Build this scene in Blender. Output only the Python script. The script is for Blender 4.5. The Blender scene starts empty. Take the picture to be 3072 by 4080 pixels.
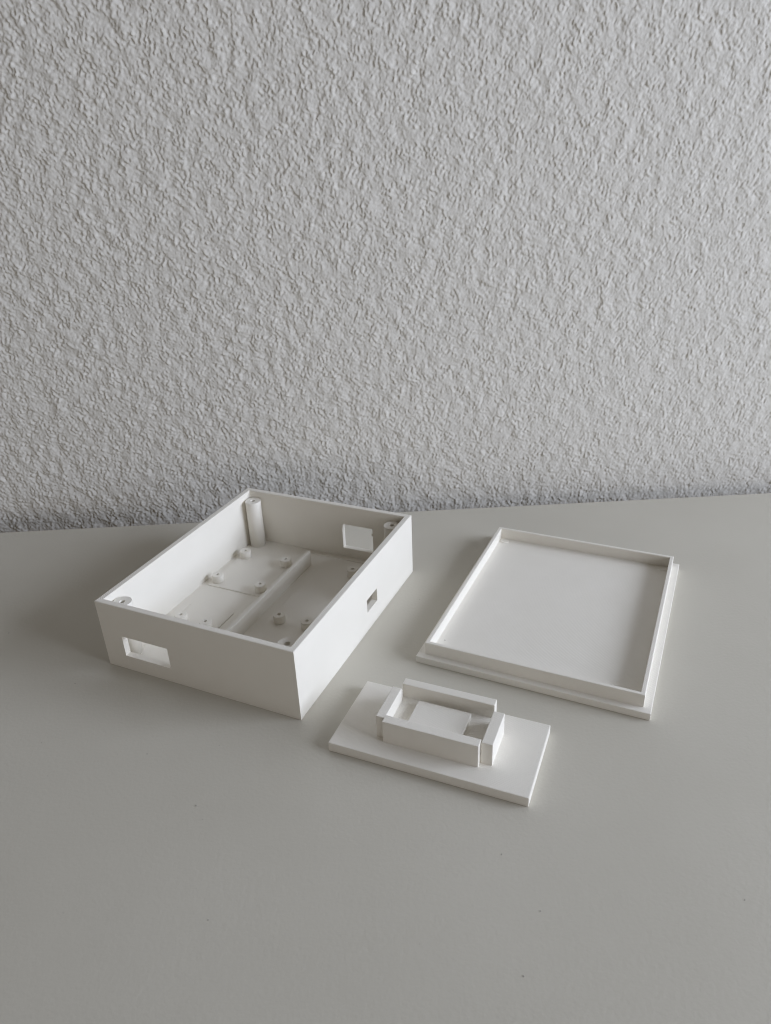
import bpy, bmesh, math, random
import numpy as np
from mathutils import Matrix, Vector

sc = bpy.context.scene
MM = 0.001

# ------------------------------------------------------------------ camera
cam_d = bpy.data.cameras.new('camera')
cam = bpy.data.objects.new('camera', cam_d)
sc.collection.objects.link(cam)
sc.camera = cam
cam_d.sensor_fit = 'VERTICAL'
cam_d.sensor_height = 9.34
cam_d.sensor_width = 7.03
cam_d.lens = 9.34 * 2970.75 / 4080.0
cam_d.clip_start = 0.005
cam_d.clip_end = 60
RX = (0.9146191454404266, 0.40258334808461715, -0.03739607785158469)
RY = (0.15434329869632227, -0.43313668426496954, -0.8880150668144299)
RZ = (-0.37369769191318214, 0.8064237475340607, -0.45829114596487286)
CAM = (0.24320494, -0.20389474, 0.22355671)
cam.matrix_world = Matrix(((RX[0], -RY[0], -RZ[0], CAM[0]),
                           (RX[1], -RY[1], -RZ[1], CAM[1]),
                           (RX[2], -RY[2], -RZ[2], CAM[2]),
                           (0, 0, 0, 1)))
cam_d.dof.use_dof = True
cam_d.dof.focus_distance = 0.335
cam_d.dof.aperture_fstop = cam_d.lens / 1.1      # 1.9 mm entrance pupil

# the table's rear edge: U runs along it to the right, N points at the wall
EO = Vector((-0.16362, 0.07937, 0.0))
U = Vector((0.89858, 0.43881, 0.0)).normalized()
N = Vector((-U.y, U.x, 0.0))
def uv(u, v, z=0.0):
    return EO + U * u + N * v + Vector((0, 0, z))

# ------------------------------------------------------------------ world: dim warm room light
w = bpy.data.worlds.new('World')
sc.world = w
w.use_nodes = True
bg = w.node_tree.nodes['Background']
bg.inputs[0].default_value = (1.0, 0.79, 0.55, 1)
bg.inputs[1].default_value = 0.058

# ------------------------------------------------------------------ window light from the right
ld = bpy.data.lights.new('window_light', 'AREA')
ld.shape = 'RECTANGLE'
ld.size = 1.40          # along N
ld.size_y = 0.74        # vertical
ld.energy = 42.0
ld.color = (0.80, 0.865, 1.0)
lo = bpy.data.objects.new('window_light', ld)
sc.collection.objects.link(lo)
lo.location = uv(1.92, -0.74, 0.70)
zax = U                                    # lamp shines along -Z
yax = Vector((0, 0, 1))
xax = yax.cross(zax)
lo.matrix_world = Matrix(((xax.x, yax.x, zax.x, lo.location.x),
                          (xax.y, yax.y, zax.y, lo.location.y),
                          (xax.z, yax.z, zax.z, lo.location.z),
                          (0, 0, 0, 1)))

# weak warm fill lamp added behind the camera, low and wide, lifts front-facing sides
fd = bpy.data.lights.new('front_fill', 'AREA')
fd.shape = 'RECTANGLE'
fd.size = 2.4
fd.size_y = 0.8
fd.energy = 9.0
fd.color = (1.0, 0.96, 0.92)
fo = bpy.data.objects.new('front_fill', fd)
sc.collection.objects.link(fo)
fp = uv(0.55, -2.6, 0.45)
zax = -N
xax = yax.cross(zax)
fo.matrix_world = Matrix(((xax.x, yax.x, zax.x, fp.x),
                          (xax.y, yax.y, zax.y, fp.y),
                          (xax.z, yax.z, zax.z, fp.z),
                          (0, 0, 0, 1)))

# ------------------------------------------------------------------ view
sc.view_settings.view_transform = 'Standard'
sc.view_settings.look = 'None'
sc.view_settings.exposure = 0.0
sc.view_settings.gamma = 1.0
sc.view_settings.use_curve_mapping = False
sc.render.engine = 'CYCLES'
sc.cycles.use_denoising = True
sc.cycles.filter_width = 1.15
sc.cycles.max_bounces = 12
sc.cycles.diffuse_bounces = 10


# ------------------------------------------------------------------ helpers
def new_mat(name):
    m = bpy.data.materials.new(name)
    m.use_nodes = True
    nt = m.node_tree
    b = nt.nodes['Principled BSDF']
    return m, nt, b

def lk(nt, a, b):
    nt.links.new(a, b)

def link(name, me, mat=None, parent=None):
    o = bpy.data.objects.new(name, me)
    sc.collection.objects.link(o)
    if mat and not me.materials:
        me.materials.append(mat)
    if parent:
        o.parent = parent
    return o

def tag(o, label=None, cat=None, group=None, kind=None):
    if label: o['label'] = label
    if cat: o['category'] = cat
    if group: o['group'] = group
    if kind: o['kind'] = kind
    return o

def thing(name, label, cat, loc, rz):
    o = bpy.data.objects.new(name, None)
    o.empty_display_size = 0.01
    sc.collection.objects.link(o)
    o.location = loc
    o.rotation_euler = (0, 0, rz)
    return tag(o, label, cat)

def box_mesh(name, x0, x1, y0, y1, z0, z1, bev=0.25, jitter=0.0, seed=0):
    """bevelled block, sizes in mm"""
    bm = bmesh.new()
    bmesh.ops.create_cube(bm, size=1.0)
    for vtx in bm.verts:
        vtx.co = Vector(((x0 if vtx.co.x < 0 else x1) * MM,
                         (y0 if vtx.co.y < 0 else y1) * MM,
                         (z0 if vtx.co.z < 0 else z1) * MM))
    if bev:
        bmesh.ops.bevel(bm, geom=list(bm.edges), offset=bev * MM, segments=2,
                        profile=0.6, affect='EDGES')
    me = bpy.data.meshes.new(name)
    bm.to_mesh(me)
    bm.free()
    return me

def wall_mesh(name, L, z0, z1, t, opening=None, c=0.22):
    """upright panel, x along its length, y=0 outside, y=t inside, both ends
    mitred; opening = (s0, s1, o0, o1) cut right through.  mm"""
    bm = bmesh.new()
    def V(x, y, z): return bm.verts.new((x * MM, y * MM, z * MM))
    xs = [0.0, L]
    zs = [z0, z1 - c]
    if opening:
        s0, s1, o0, o1 = opening
        xs = [0.0, s0, s1, L]
        zs = [z0, o0, o1, z1 - c]
    def xi(i, y):
        if i == 0: return y
        if i == len(xs) - 1: return L - y
        return xs[i]
    sides = []
    for y, rev in ((0.0, False), (t, True)):
        g = [[V(xi(i, y), y, z) for z in zs] for i in range(len(xs))]
        for i in range(len(xs) - 1):
            for k in range(len(zs) - 1):
                if opening and i == 1 and k == 1:
                    continue
                q = [g[i][k], g[i + 1][k], g[i + 1][k + 1], g[i][k + 1]]
                bm.faces.new(q[::-1] if rev else q)
        sides.append(g)
    go, gi = sides
    n = len(xs)
    # chamfered top
    ro = [V(xi(i, c), c, z1) for i in range(n)]
    ri = [V(xi(i, t - c), t - c, z1) for i in range(n)]
    for i in range(n - 1):
        bm.faces.new((go[i][-1], go[i + 1][-1], ro[i + 1], ro[i]))
        bm.faces.new((ro[i], ro[i + 1], ri[i + 1], ri[i]))
        bm.faces.new((ri[i], ri[i + 1], gi[i + 1][-1], gi[i][-1]))
        bm.faces.new((go[i + 1][0], go[i][0], gi[i][0], gi[i + 1][0]))
    # mitred ends
    bm.faces.new(list(reversed(go[0])) + gi[0] + [ri[0], ro[0]])
    bm.faces.new(go[-1] + [ro[-1], ri[-1]] + list(reversed(gi[-1])))
    if opening:
        a, b, cc, d = (1, 1), (2, 1), (2, 2), (1, 2)
        loop = [a, b, cc, d]
        for j in range(4):
            p, q = loop[j], loop[(j + 1) % 4]
            bm.faces.new((go[p[0]][p[1]], gi[p[0]][p[1]], gi[q[0]][q[1]], go[q[0]][q[1]]))
    bmesh.ops.recalc_face_normals(bm, faces=list(bm.faces))
    me = bpy.data.meshes.new(name)
    bm.to_mesh(me)
    bm.free()
    return me

def ring_mesh(name, prof, seg=40, tip=False, bottom=False):
    """surface of revolution through (radius, height) pairs, mm"""
    bm = bmesh.new()
    rings = [[bm.verts.new((rr * MM * math.cos(2 * math.pi * k / seg),
                            rr * MM * math.sin(2 * math.pi * k / seg), z * MM))
              for k in range(seg)] for rr, z in prof]
    for a, b in zip(rings[:-1], rings[1:]):
        flat = abs(a[0].co.z - b[0].co.z) < 1e-8
        for k in range(seg):
            f = bm.faces.new((a[k], a[(k + 1) % seg], b[(k + 1) % seg], b[k]))
            f.smooth = not flat
    if tip:
        t = bm.verts.new((0, 0, (prof[-1][1] - 0.4) * MM))
        for k in range(seg):
            bm.faces.new((rings[-1][k], rings[-1][(k + 1) % seg], t))
    if bottom:
        bm.faces.new(list(reversed(rings[0])))
    for e in bm.edges:
        if len(e.link_faces) == 2 and e.calc_face_angle(0) > 0.6:
            e.smooth = False
    me = bpy.data.meshes.new(name)
    bm.to_mesh(me)
    bm.free()
    return me

def post_meshes(name, r, rh, z0, z1, depth, c=0.18):
    """a round post and the blind screw hole in its top"""
    body = ring_mesh(name, [(r, z0), (r, z1 - c), (r - c, z1), (rh + 0.12, z1)], bottom=True)
    hole = ring_mesh('screw_hole', [(rh + 0.12, z1), (rh, z1 - 0.12), (rh, z1 - depth)], tip=True)
    return body, hole


# ------------------------------------------------------------------ materials
def make_plastic():
    m, nt, b = new_mat('white_printed_plastic')
    b.inputs['Base Color'].default_value = (0.70, 0.68, 0.645, 1)
    b.inputs['Roughness'].default_value = 0.42
    b.inputs['Specular IOR Level'].default_value = 0.45
    b.inputs['Subsurface Weight'].default_value = 0.0
    b.inputs['Subsurface Radius'].default_value = (1.0, 0.94, 0.86)
    b.inputs['Subsurface Scale'].default_value = 0.003
    tc = nt.nodes.new('ShaderNodeTexCoord')
    geo = nt.nodes.new('ShaderNodeNewGeometry')
    sep = nt.nodes.new('ShaderNodeSeparateXYZ')
    lk(nt, geo.outputs['True Normal'], sep.inputs[0])
    ab = nt.nodes.new('ShaderNodeMath'); ab.operation = 'ABSOLUTE'
    lk(nt, sep.outputs['Z'], ab.inputs[0])
    gt = nt.nodes.new('ShaderNodeMath'); gt.operation = 'GREATER_THAN'
    gt.inputs[1].default_value = 0.8
    lk(nt, ab.outputs[0], gt.inputs[0])
    # layer lines on upright faces
    wl = nt.nodes.new('ShaderNodeTexWave')
    wl.wave_type = 'BANDS'; wl.bands_direction = 'Z'
    wl.inputs['Scale'].default_value = 0.314 / 0.00028
    wl.inputs['Distortion'].default_value = 0.6
    wl.inputs['Detail'].default_value = 1.0
    lk(nt, tc.outputs['Object'], wl.inputs['Vector'])
    # diagonal extrusion lines on level faces
    mp = nt.nodes.new('ShaderNodeMapping')
    mp.inputs['Rotation'].default_value = (0, 0, math.radians(38))
    lk(nt, tc.outputs['Object'], mp.inputs['Vector'])
    wt = nt.nodes.new('ShaderNodeTexWave')
    wt.wave_type = 'BANDS'; wt.bands_direction = 'X'
    wt.inputs['Scale'].default_value = 0.314 / 0.00085
    wt.inputs['Distortion'].default_value = 1.2
    wt.inputs['Detail'].default_value = 1.0
    lk(nt, mp.outputs[0], wt.inputs['Vector'])
    mx = nt.nodes.new('ShaderNodeMix'); mx.data_type = 'FLOAT'
    lk(nt, gt.outputs[0], mx.inputs['Factor'])
    lk(nt, wl.outputs['Fac'], mx.inputs['A'])
    lk(nt, wt.outputs['Fac'], mx.inputs['B'])
    # a slow waviness so that faces are not perfectly flat
    nz = nt.nodes.new('ShaderNodeTexNoise')
    nz.inputs['Scale'].default_value = 240
    nz.inputs['Detail'].default_value = 3
    lk(nt, tc.outputs['Object'], nz.inputs['Vector'])
    b1 = nt.nodes.new('ShaderNodeBump')
    b1.inputs['Strength'].default_value = 0.9
    b1.inputs['Distance'].default_value = 0.00005
    lk(nt, mx.outputs[0], b1.inputs['Height'])
    b2 = nt.nodes.new('ShaderNodeBump')
    b2.inputs['Strength'].default_value = 0.5
    b2.inputs['Distance'].default_value = 0.00008
    lk(nt, nz.outputs['Fac'], b2.inputs['Height'])
    lk(nt, b1.outputs[0], b2.inputs['Normal'])
    lk(nt, b2.outputs[0], b.inputs['Normal'])
    # faint tone variation in the plastic
    n2 = nt.nodes.new('ShaderNodeTexNoise')
    n2.inputs['Scale'].default_value = 60
    n2.inputs['Detail'].default_value = 4
    lk(nt, tc.outputs['Object'], n2.inputs['Vector'])
    cr = nt.nodes.new('ShaderNodeValToRGB')
    cr.color_ramp.elements[0].position = 0.3
    cr.color_ramp.elements[0].color = (0.858, 0.83, 0.764, 1)
    cr.color_ramp.elements[1].position = 0.7
    cr.color_ramp.elements[1].color = (0.878, 0.85, 0.786, 1)
    lk(nt, n2.outputs['Fac'], cr.inputs[0])
    lk(nt, cr.outputs[0], b.inputs['Base Color'])
    return m

def make_table_mat():
    m, nt, b = new_mat('pale_grey_laminate')
    b.inputs['Roughness'].default_value = 0.42
    b.inputs['Specular IOR Level'].default_value = 0.4
    tc = nt.nodes.new('ShaderNodeTexCoord')
    n1 = nt.nodes.new('ShaderNodeTexNoise')
    n1.inputs['Scale'].default_value = 14
    n1.inputs['Detail'].default_value = 5
    lk(nt, tc.outputs['Object'], n1.inputs['Vector'])
    cr = nt.nodes.new('ShaderNodeValToRGB')
    cr.color_ramp.elements[0].position = 0.3
    cr.color_ramp.elements[0].color = (0.575, 0.55, 0.48, 1)
    cr.color_ramp.elements[1].position = 0.7
    cr.color_ramp.elements[1].color = (0.605, 0.58, 0.51, 1)
    lk(nt, n1.outputs['Fac'], cr.inputs[0])
    lk(nt, cr.outputs[0], b.inputs['Base Color'])
    n2 = nt.nodes.new('ShaderNodeTexNoise')
    n2.inputs['Scale'].default_value = 650
    n2.inputs['Detail'].default_value = 3
    lk(nt, tc.outputs['Object'], n2.inputs['Vector'])
    bp = nt.nodes.new('ShaderNodeBump')
    bp.inputs['Strength'].default_value = 0.5
    bp.inputs['Distance'].default_value = 0.00014
    lk(nt, n2.outputs['Fac'], bp.inputs['Height'])
    lk(nt, bp.outputs[0], b.inputs['Normal'])
    return m

def make_wall_mat():
    m, nt, b = new_mat('white_rough_plaster')
    b.inputs['Roughness'].default_value = 0.85
    b.inputs['Specular IOR Level'].default_value = 0.25
    tc = nt.nodes.new('ShaderNodeTexCoord')
    n1 = nt.nodes.new('ShaderNodeTexNoise')
    n1.inputs['Scale'].default_value = 30
    n1.inputs['Detail'].default_value = 6
    lk(nt, tc.outputs['Object'], n1.inputs['Vector'])
    cr = nt.nodes.new('ShaderNodeValToRGB')
    cr.color_ramp.elements[0].position = 0.3
    cr.color_ramp.elements[0].color = (0.752, 0.736, 0.702, 1)
    cr.color_ramp.elements[1].position = 0.7
    cr.color_ramp.elements[1].color = (0.782, 0.766, 0.732, 1)
    lk(nt, n1.outputs['Fac'], cr.inputs[0])
    lk(nt, cr.outputs[0], b.inputs['Base Color'])
    n2 = nt.nodes.new('ShaderNodeTexNoise')
    n2.inputs['Scale'].default_value = 700
    n2.inputs['Detail'].default_value = 4
    lk(nt, tc.outputs['Object'], n2.inputs['Vector'])
    bp = nt.nodes.new('ShaderNodeBump')
    bp.inputs['Strength'].default_value = 0.6
    bp.inputs['Distance'].default_value = 0.0002
    lk(nt, n2.outputs['Fac'], bp.inputs['Height'])
    lk(nt, bp.outputs[0], b.inputs['Normal'])
    return m

PLA = make_plastic()
TABLE = make_table_mat()
PLASTER = make_wall_mat()
DUST, _nt, _b = new_mat('dark_dust')
_b.inputs['Base Color'].default_value = (0.38, 0.36, 0.33, 1)
_b.inputs['Roughness'].default_value = 0.9


# ------------------------------------------------------------------ the setting: table top
bm = bmesh.new()
bmesh.ops.create_cube(bm, size=1.0)
for vtx in bm.verts:
    vtx.co = Vector((-0.85 if vtx.co.x < 0 else 1.35,
                     -1.10 if vtx.co.y < 0 else 0.0,
                     -0.025 if vtx.co.z < 0 else 0.0))
bmesh.ops.bevel(bm, geom=[e for e in bm.edges], offset=0.0012, segments=3, profile=0.5, affect='EDGES')
me = bpy.data.meshes.new('table_top')
bm.to_mesh(me); bm.free()
table = link('table_top', me, TABLE)
table.location = EO
table.rotation_euler = (0, 0, math.atan2(U.y, U.x))
tag(table, 'smooth pale grey laminate table top', 'table', kind='structure')

# ------------------------------------------------------------------ the setting: plastered wall
def build_wall():
    step = 0.0005
    u0, u1, z0, z1 = -0.055, 0.57, -0.055, 0.335
    nu = int((u1 - u0) / step) + 1
    nz = int((z1 - z0) / step) + 1
    rng = np.random.RandomState(11)
    fx = np.fft.fftfreq(nu, step * 1000)[None, :]     # cycles per mm
    fz = np.fft.fftfreq(nz, step * 1000)[:, None]
    def band(lam, ang, stretch, bw, seed):
        """noise of wavelength lam mm, drawn out by stretch along direction ang"""
        r = np.random.RandomState(seed)
        w_ = np.fft.fft2(r.standard_normal((nz, nu)))
        ca, sa = math.cos(ang), math.sin(ang)
        a = (fx * ca + fz * sa) * stretch
        b = -fx * sa + fz * ca
        k = np.sqrt(a * a + b * b)
        k0 = 1.0 / lam
        g = np.exp(-0.5 * ((k - k0) / (bw * k0)) ** 2)
        h = np.real(np.fft.ifft2(w_ * g))
        return h / h.std()
    uu = np.linspace(u0, u1, nu)[None, :]
    zz = np.linspace(z0, z1, nz)[:, None]
    sm = np.clip((uu - 0.05) / 0.40 + (zz - 0.15) * 0.6, 0, 1)
    sm = sm * sm * (3 - 2 * sm)
    def blend(lam, stretch, bw, seed):
        A = band(lam, math.radians(125), stretch, bw, seed)
        B = band(lam, math.radians(82), stretch, bw, seed + 1)
        return A * np.sqrt(1 - sm) + B * np.sqrt(sm)
    def sig(x): return 1 / (1 + np.exp(-x))
    base = blend(13.0, 1.2, 0.6, 21)
    lump = blend(3.4, 1.2, 0.62, 31)
    fine = blend(1.9, 1.1, 0.55, 41)
    grain = blend(1.25, 1.1, 0.40, 45)
    m1 = sig(2.2 * band(15.0, 0.3, 1.0, 0.6, 51))
    m2 = sig(2.2 * band(9.0, 0.9, 1.0, 0.6, 52))
    # flattened lumps, rougher in some patches and trowelled flat in others
    lump = lump - 0.24 * (lump * lump - 1)
    fine = fine - 0.2 * (fine * fine - 1)
    h = 0.19 * np.tanh(0.9 * lump) * (0.35 + 1.1 * m1)
    h += 0.058 * fine * (0.3 + 1.0 * m2) + 0.02 * grain + 0.13 * base
    # sparse heavier blobs and dug-out scratches
    h += 0.24 * np.clip(blend(4.8, 1.25, 0.5, 61) - 1.0, 0, 1.4)
    h -= 0.26 * np.clip(blend(4.2, 1.7, 0.5, 71) - 1.25, 0, 1.2)
    # towards the border of the detailed sheet the relief dies out
    ed = np.minimum(np.minimum(uu - u0, u1 - uu), np.minimum(zz - z0, z1 - zz))
    h *= np.clip(ed / 0.01, 0, 1)
    h *= (1.12 - 0.46 * np.clip(uu / 0.5, 0, 1))
    h *= MM
    co = np.empty((nz, nu, 3), np.float32)
    co[..., 0] = uu - 1.05 * h        # lumps lean the way the trowel went
    co[..., 1] = -h
    co[..., 2] = zz - 0.4 * h
    verts = co.reshape(-1, 3)
    idx = np.arange(nz * nu).reshape(nz, nu)
    q = np.stack([idx[:-1, :-1], idx[:-1, 1:], idx[1:, 1:], idx[1:, :-1]], -1).reshape(-1, 4)
    # surrounding plain wall, joined to the four corners of the detailed sheet
    X0, X1, Z0, Z1 = -1.0, 1.45, -0.75, 1.5
    ext = np.array([(X0, 0, Z0), (X1, 0, Z0), (X1, 0, Z1), (X0, 0, Z1)], np.float32)
    nb = len(verts)
    verts = np.vstack([verts, ext])
    c00, c10, c11, c01 = idx[0, 0], idx[0, -1], idx[-1, -1], idx[-1, 0]
    ring = np.array([(nb, nb + 1, c10, c00), (nb + 1, nb + 2, c11, c10),
                     (nb + 2, nb + 3, c01, c11), (nb + 3, nb, c00, c01)])
    q = np.vstack([q, ring]).astype(np.int32)
    me = bpy.data.meshes.new('wall')
    me.vertices.add(len(verts))
    me.vertices.foreach_set('co', verts.ravel())
    me.loops.add(q.size)
    me.loops.foreach_set('vertex_index', q.ravel())
    me.polygons.add(len(q))
    me.polygons.foreach_set('loop_start', np.arange(0, q.size, 4, dtype=np.int32))
    me.polygons.foreach_set('loop_total', np.full(len(q), 4, np.int32))
    me.polygons.foreach_set('use_smooth', np.ones(len(q), bool))
    me.update(calc_edges=True)
    me.validate()
    return me

wall = link('wall', build_wall(), PLASTER)
GAPL, GAPR = 0.038, 0.021        # the table stands a little off the wall
p0 = uv(0.0, GAPL)
p1 = uv(0.52, GAPR)
dd = p1 - p0
wall.location = p0
wall.rotation_euler = (0, 0, math.atan2(dd.y, dd.x))
tag(wall, 'white rough textured plaster wall behind the table', 'wall', kind='structure')


# ------------------------------------------------------------------ open enclosure box
W, L, H, T = 105.0, 127.57, 35.94, 3.0
FZ = 3.3
box = thing('enclosure_box', 'open white plastic enclosure box with corner posts, standoffs and cutouts',
            'enclosure', (0, 0, 0.00005), 0)

def put_wall(parent, name, me, x, y, rz, z=0.0, label=None):
    o = link(name, me, PLA, parent)
    o.location = (x * MM, y * MM, z * MM)
    o.rotation_euler = (0, 0, math.radians(rz))
    if label: o['label'] = label
    return o

put_wall(box, 'side_wall', wall_mesh('front_panel', W, 0, H, T, (11.75, 37.75, 8.0, 19.1)), 0, 0, 0,
         label='shaded front wall with a wide rectangular slot')
put_wall(box, 'side_wall', wall_mesh('right_panel', L, 0, H, T, (68.25, 80.05, 10.65, 17.8)), W, 0, 90,
         label='bright lit wall with a small square cutout')
put_wall(box, 'side_wall', wall_mesh('back_panel', W, 0, H, T, (W - 82.45, W - 63.4, 9.0, 24.5)), W, L, 180,
         label='rear wall with a square cutout near its corner')
put_wall(box, 'side_wall', wall_mesh('left_panel', L, 0, H, T), 0, L, 270,
         label='plain long wall, brightly lit on its inside')

# floor with shallow grooves, built as cells of different height
def floor_mesh():
    xs = [T - 0.3, 8.2, 9.8, 35.6, 37.3, W - T + 0.3]
    ys = [T - 0.3, T + 0.2, 51.4, L - T + 0.3]
    def hz(i, j):
        if j == 1 and i in (1, 3): return FZ - 0.08
        return FZ
    bm = bmesh.new()
    def quad(*p):
        bm.faces.new([bm.verts.new((a * MM, b * MM, c * MM)) for a, b, c in p])
    nx, ny = len(xs) - 1, len(ys) - 1
    for i in range(nx):
        for j in range(ny):
            z = hz(i, j)
            quad((xs[i], ys[j], z), (xs[i + 1], ys[j], z), (xs[i + 1], ys[j + 1], z), (xs[i], ys[j + 1], z))
            if i + 1 < nx and hz(i + 1, j) != z:
                z2 = hz(i + 1, j)
                p = ((xs[i + 1], ys[j], z), (xs[i + 1], ys[j], z2), (xs[i + 1], ys[j + 1], z2), (xs[i + 1], ys[j + 1], z))
                quad(*p)
            if j + 1 < ny and hz(i, j + 1) != z:
                z2 = hz(i, j + 1)
                quad((xs[i], ys[j + 1], z), (xs[i + 1], ys[j + 1], z), (xs[i + 1], ys[j + 1], z2), (xs[i], ys[j + 1], z2))
    a, b, c, d, e = xs[0], xs[-1], ys[0], ys[-1], 0.05
    quad((a, c, e), (a, d, e), (b, d, e), (b, c, e))
    quad((a, c, e), (b, c, e), (b, c, FZ), (a, c, FZ))
    quad((b, c, e), (b, d, e), (b, d, FZ), (b, c, FZ))
    quad((b, d, e), (a, d, e), (a, d, FZ), (b, d, FZ))
    quad((a, d, e), (a, c, e), (a, c, FZ), (a, d, FZ))
    bmesh.ops.remove_doubles(bm, verts=list(bm.verts), dist=1e-7)
    bmesh.ops.recalc_face_normals(bm, faces=list(bm.faces))
    me = bpy.data.meshes.new('floor_panel')
    bm.to_mesh(me); bm.free()
    return me
link('floor_panel', floor_mesh(), PLA, box)

# raised pads that carry the standoffs
link('mounting_pad', box_mesh('rear_pad', 6.2, 48.4, 70.2, 108.0, FZ - 0.5, FZ + 0.6, 0.4), PLA, box)
link('mounting_pad', box_mesh('front_pad', 9.8, 35.6, T - 0.3, 52.4, FZ - 0.5, FZ + 0.22, 0.2), PLA, box)
link('mounting_pad', box_mesh('side_pad', 55.6, 86.0, T - 0.3, 113.2, FZ - 0.5, FZ + 0.6, 0.3), PLA, box)
link('divider', box_mesh('divider', 48.0, 50.1, T - 0.3, 109.6, FZ - 0.5, 12.3, 0.35), PLA, box)
link('floor_rib', box_mesh('floor_rib', 42.0, W - T + 0.3, 120.6, 122.0, FZ - 0.5, FZ + 0.35, 0.25), PLA, box)

def place_posts(name, meshes, spots):
    for px, py in spots:
        o = link(name, meshes[0], PLA, box)
        o.location = (px * MM, py * MM, 0)
        link('screw_hole', meshes[1], PLA, o)
place_posts('screw_post', post_meshes('screw_post', 4.5, 1.25, FZ - 0.4, 32.4, 9.0),
            ((8.2, 8.2), (W - 8.1, 8.2), (8.2, L - 8.2), (W - 8.1, L - 8.2)))
place_posts('standoff', post_meshes('standoff', 3.15, 0.9, FZ - 0.4, 8.2, 3.6),
            ((10.2, 103.0), (37.25, 102.9), (37.55, 75.45), (10.2, 75.4),
             (15.05, 36.6), (30.3, 36.3), (62.1, 54.6), (78.0, 54.7), (77.9, 106.5)))
# stray plastic blob left by the printer on the rear cutout
bm = bmesh.new()
bmesh.ops.create_icosphere(bm, subdivisions=2, radius=0.9 * MM)
rr = random.Random(4)
for vtx in bm.verts:
    vtx.co *= rr.uniform(0.6, 1.15)
    vtx.co.x *= 0.8
    vtx.co.z *= 1.2
me = bpy.data.meshes.new('print_burr'); bm.to_mesh(me); bm.free()
o = link('print_burr', me, PLA, box)
o.location = (82.2 * MM, (L - T + 0.6) * MM, 20.6 * MM)


# ------------------------------------------------------------------ lid, lying upside down
LW, LL, LT, INS, RH, RT = 105.02, 127.44, 3.45, 3.41, 6.21, 1.89
lid = thing('rimmed_cover', 'flat white plastic cover lying with its raised square rim upwards',
            'cover', (136.26 * MM, 53.80 * MM, 0.00005), -0.0077)
link('lid_plate', box_mesh('lid_plate', 0, LW, 0, LL, 0, LT, 0.3), PLA, lid)
rw, rl = LW - 2 * INS, LL - 2 * INS
me_a = wall_mesh('rim_short', rw, LT - 0.3, LT + RH, RT)
me_b = wall_mesh('rim_long', rl, LT - 0.3, LT + RH, RT)
put_wall(lid, 'rim_wall', me_a, INS, INS, 0)
put_wall(lid, 'rim_wall', me_b, LW - INS, INS, 90)
put_wall(lid, 'rim_wall', me_a, LW - INS, LL - INS, 180)
put_wall(lid, 'rim_wall', me_b, INS, LL - INS, 270)
def disc_mesh(r, z0, z1):
    bm = bmesh.new()
    prof = [(r, z0), (r, z1 - 0.12), (r - 0.2, z1), (r - 0.5, z1 - 0.08)]
    seg = 32
    rings = [[bm.verts.new((a * MM * math.cos(2 * math.pi * k / seg), a * MM * math.sin(2 * math.pi * k / seg), z * MM))
              for k in range(seg)] for a, z in prof]
    for a, b in zip(rings[:-1], rings[1:]):
        for k in range(seg):
            bm.faces.new((a[k], a[(k + 1) % seg], b[(k + 1) % seg], b[k]))
    bm.faces.new(rings[-1])
    bm.faces.new(list(reversed(rings[0])))
    bmesh.ops.recalc_face_normals(bm, faces=list(bm.faces))
    me = bpy.data.meshes.new('plug_disc'); bm.to_mesh(me); bm.free()
    return me
dm = disc_mesh(2.4, LT - 0.2, LT + 0.35)
for px, py in ((8.2, 119.0), (97.2, 119.2)):
    o = link('plug_disc', dm, PLA, lid)
    o.location = (px * MM, py * MM, 0)


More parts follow.
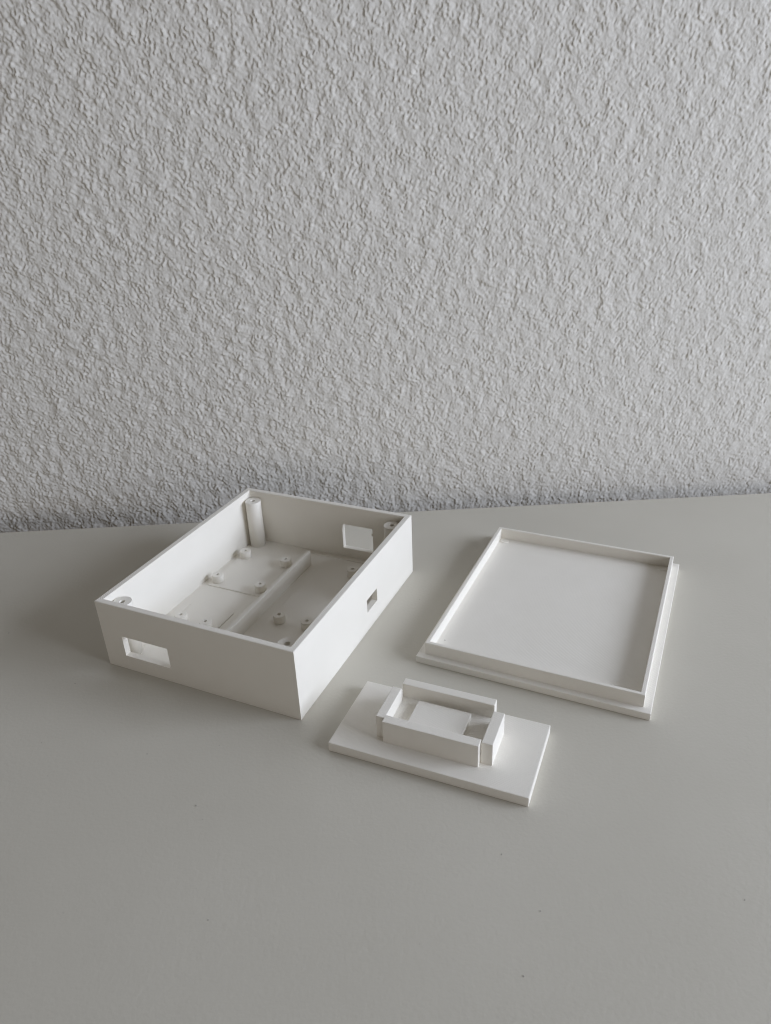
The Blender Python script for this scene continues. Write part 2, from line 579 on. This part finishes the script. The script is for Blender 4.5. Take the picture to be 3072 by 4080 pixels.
# ------------------------------------------------------------------ small holder
HW, HL, HT = 81.56, 39.93, 4.39
hold = thing('component_holder', 'small white plastic base plate carrying four upright walls around a raised pad',
             'holder', (124.15 * MM, -11.32 * MM, 0.00005), 0.0272)
link('base_plate', box_mesh('base_plate', 0, HW, 0, HL, 0, HT, 0.35), PLA, hold)
zb, zt = HT - 0.3, 15.0
link('holder_wall', box_mesh('holder_left', 17.05, 20.97, 10.25, 29.0, zb, zt, 0.3), PLA, hold)
link('holder_wall', box_mesh('holder_front', 20.55, 60.1, 8.0, 12.1, zb, zt + 0.02, 0.3), PLA, hold)
link('holder_wall', box_mesh('holder_back', 20.15, 60.0, 31.85, 35.75, zb, zt, 0.3), PLA, hold)
link('holder_wall', box_mesh('holder_right', 60.38, 64.95, 10.6, 28.9, zb, zt - 0.03, 0.3), PLA, hold)
link('inner_floor', box_mesh('inner_floor', 20.6, 61.0, 10.9, 32.2, zb + 0.1, 8.2, 0.15), PLA, hold)
link('raised_pad', box_mesh('raised_pad', 28.4, 51.3, 13.6, 28.9, 7.9, 10.8, 0.3), PLA, hold)


# ------------------------------------------------------------------ dust on the table
def dust():
    r = random.Random(8)
    spots = [(90.7, -54.5, .62), (55.7, -40.4, .34), (80.7, -25.4, .3), (96.7, -58.8, .3), (278.3, -19.3, .35),
             (219.2, -47.6, .42), (202.1, -32.1, .34), (-67.4, .2, .42), (9.8, -51.8, .4), (-5.2, -17.5, .42),
             (44.4, -44.9, .2), (219.4, -69.7, .42), (26.3, -64.6, .3), (122.1, -90.7, .34),
             (118.9, 103.0, .25), (111.0, 79.0, .2), (-40.0, 40.0, .2), (18.0, -24.0, .2), (33, -30, .18)]
    for _ in range(26):
        spots.append((r.uniform(-90, 330), r.uniform(-140, 60), r.uniform(.08, .2)))
    bm = bmesh.new()
    def crumb(x, y, z, s):
        s *= 0.62
        ret = bmesh.ops.create_icosphere(bm, subdivisions=1, radius=s * MM)
        a = r.uniform(0, math.pi)
        ex = r.uniform(1.0, 1.7)
        for vtx in ret['verts']:
            k = r.uniform(0.7, 1.2)
            p = Vector((vtx.co.x * k * ex, vtx.co.y * k, vtx.co.z * 0.45 * k))
            p.rotate(Matrix.Rotation(a, 3, 'Z'))
            vtx.co = p + Vector((x * MM, y * MM, z * MM + s * 0.3 * MM))
    for x, y, s in spots:
        if -2 < x < 107 and -2 < y < 130: continue
        if 134 < x < 243 and 51 < y < 183: continue
        if 122 < x < 208 and -13 < y < 33: continue
        crumb(x, y, 0.0, s)
    crumb(144.9, 69.9, 3.5, 0.4)
    me = bpy.data.meshes.new('dust_specks')
    bm.to_mesh(me); bm.free()
    o = link('dust_specks', me, DUST)
    tag(o, 'tiny dark dust specks scattered over the table top', 'dust', kind='stuff')
dust()
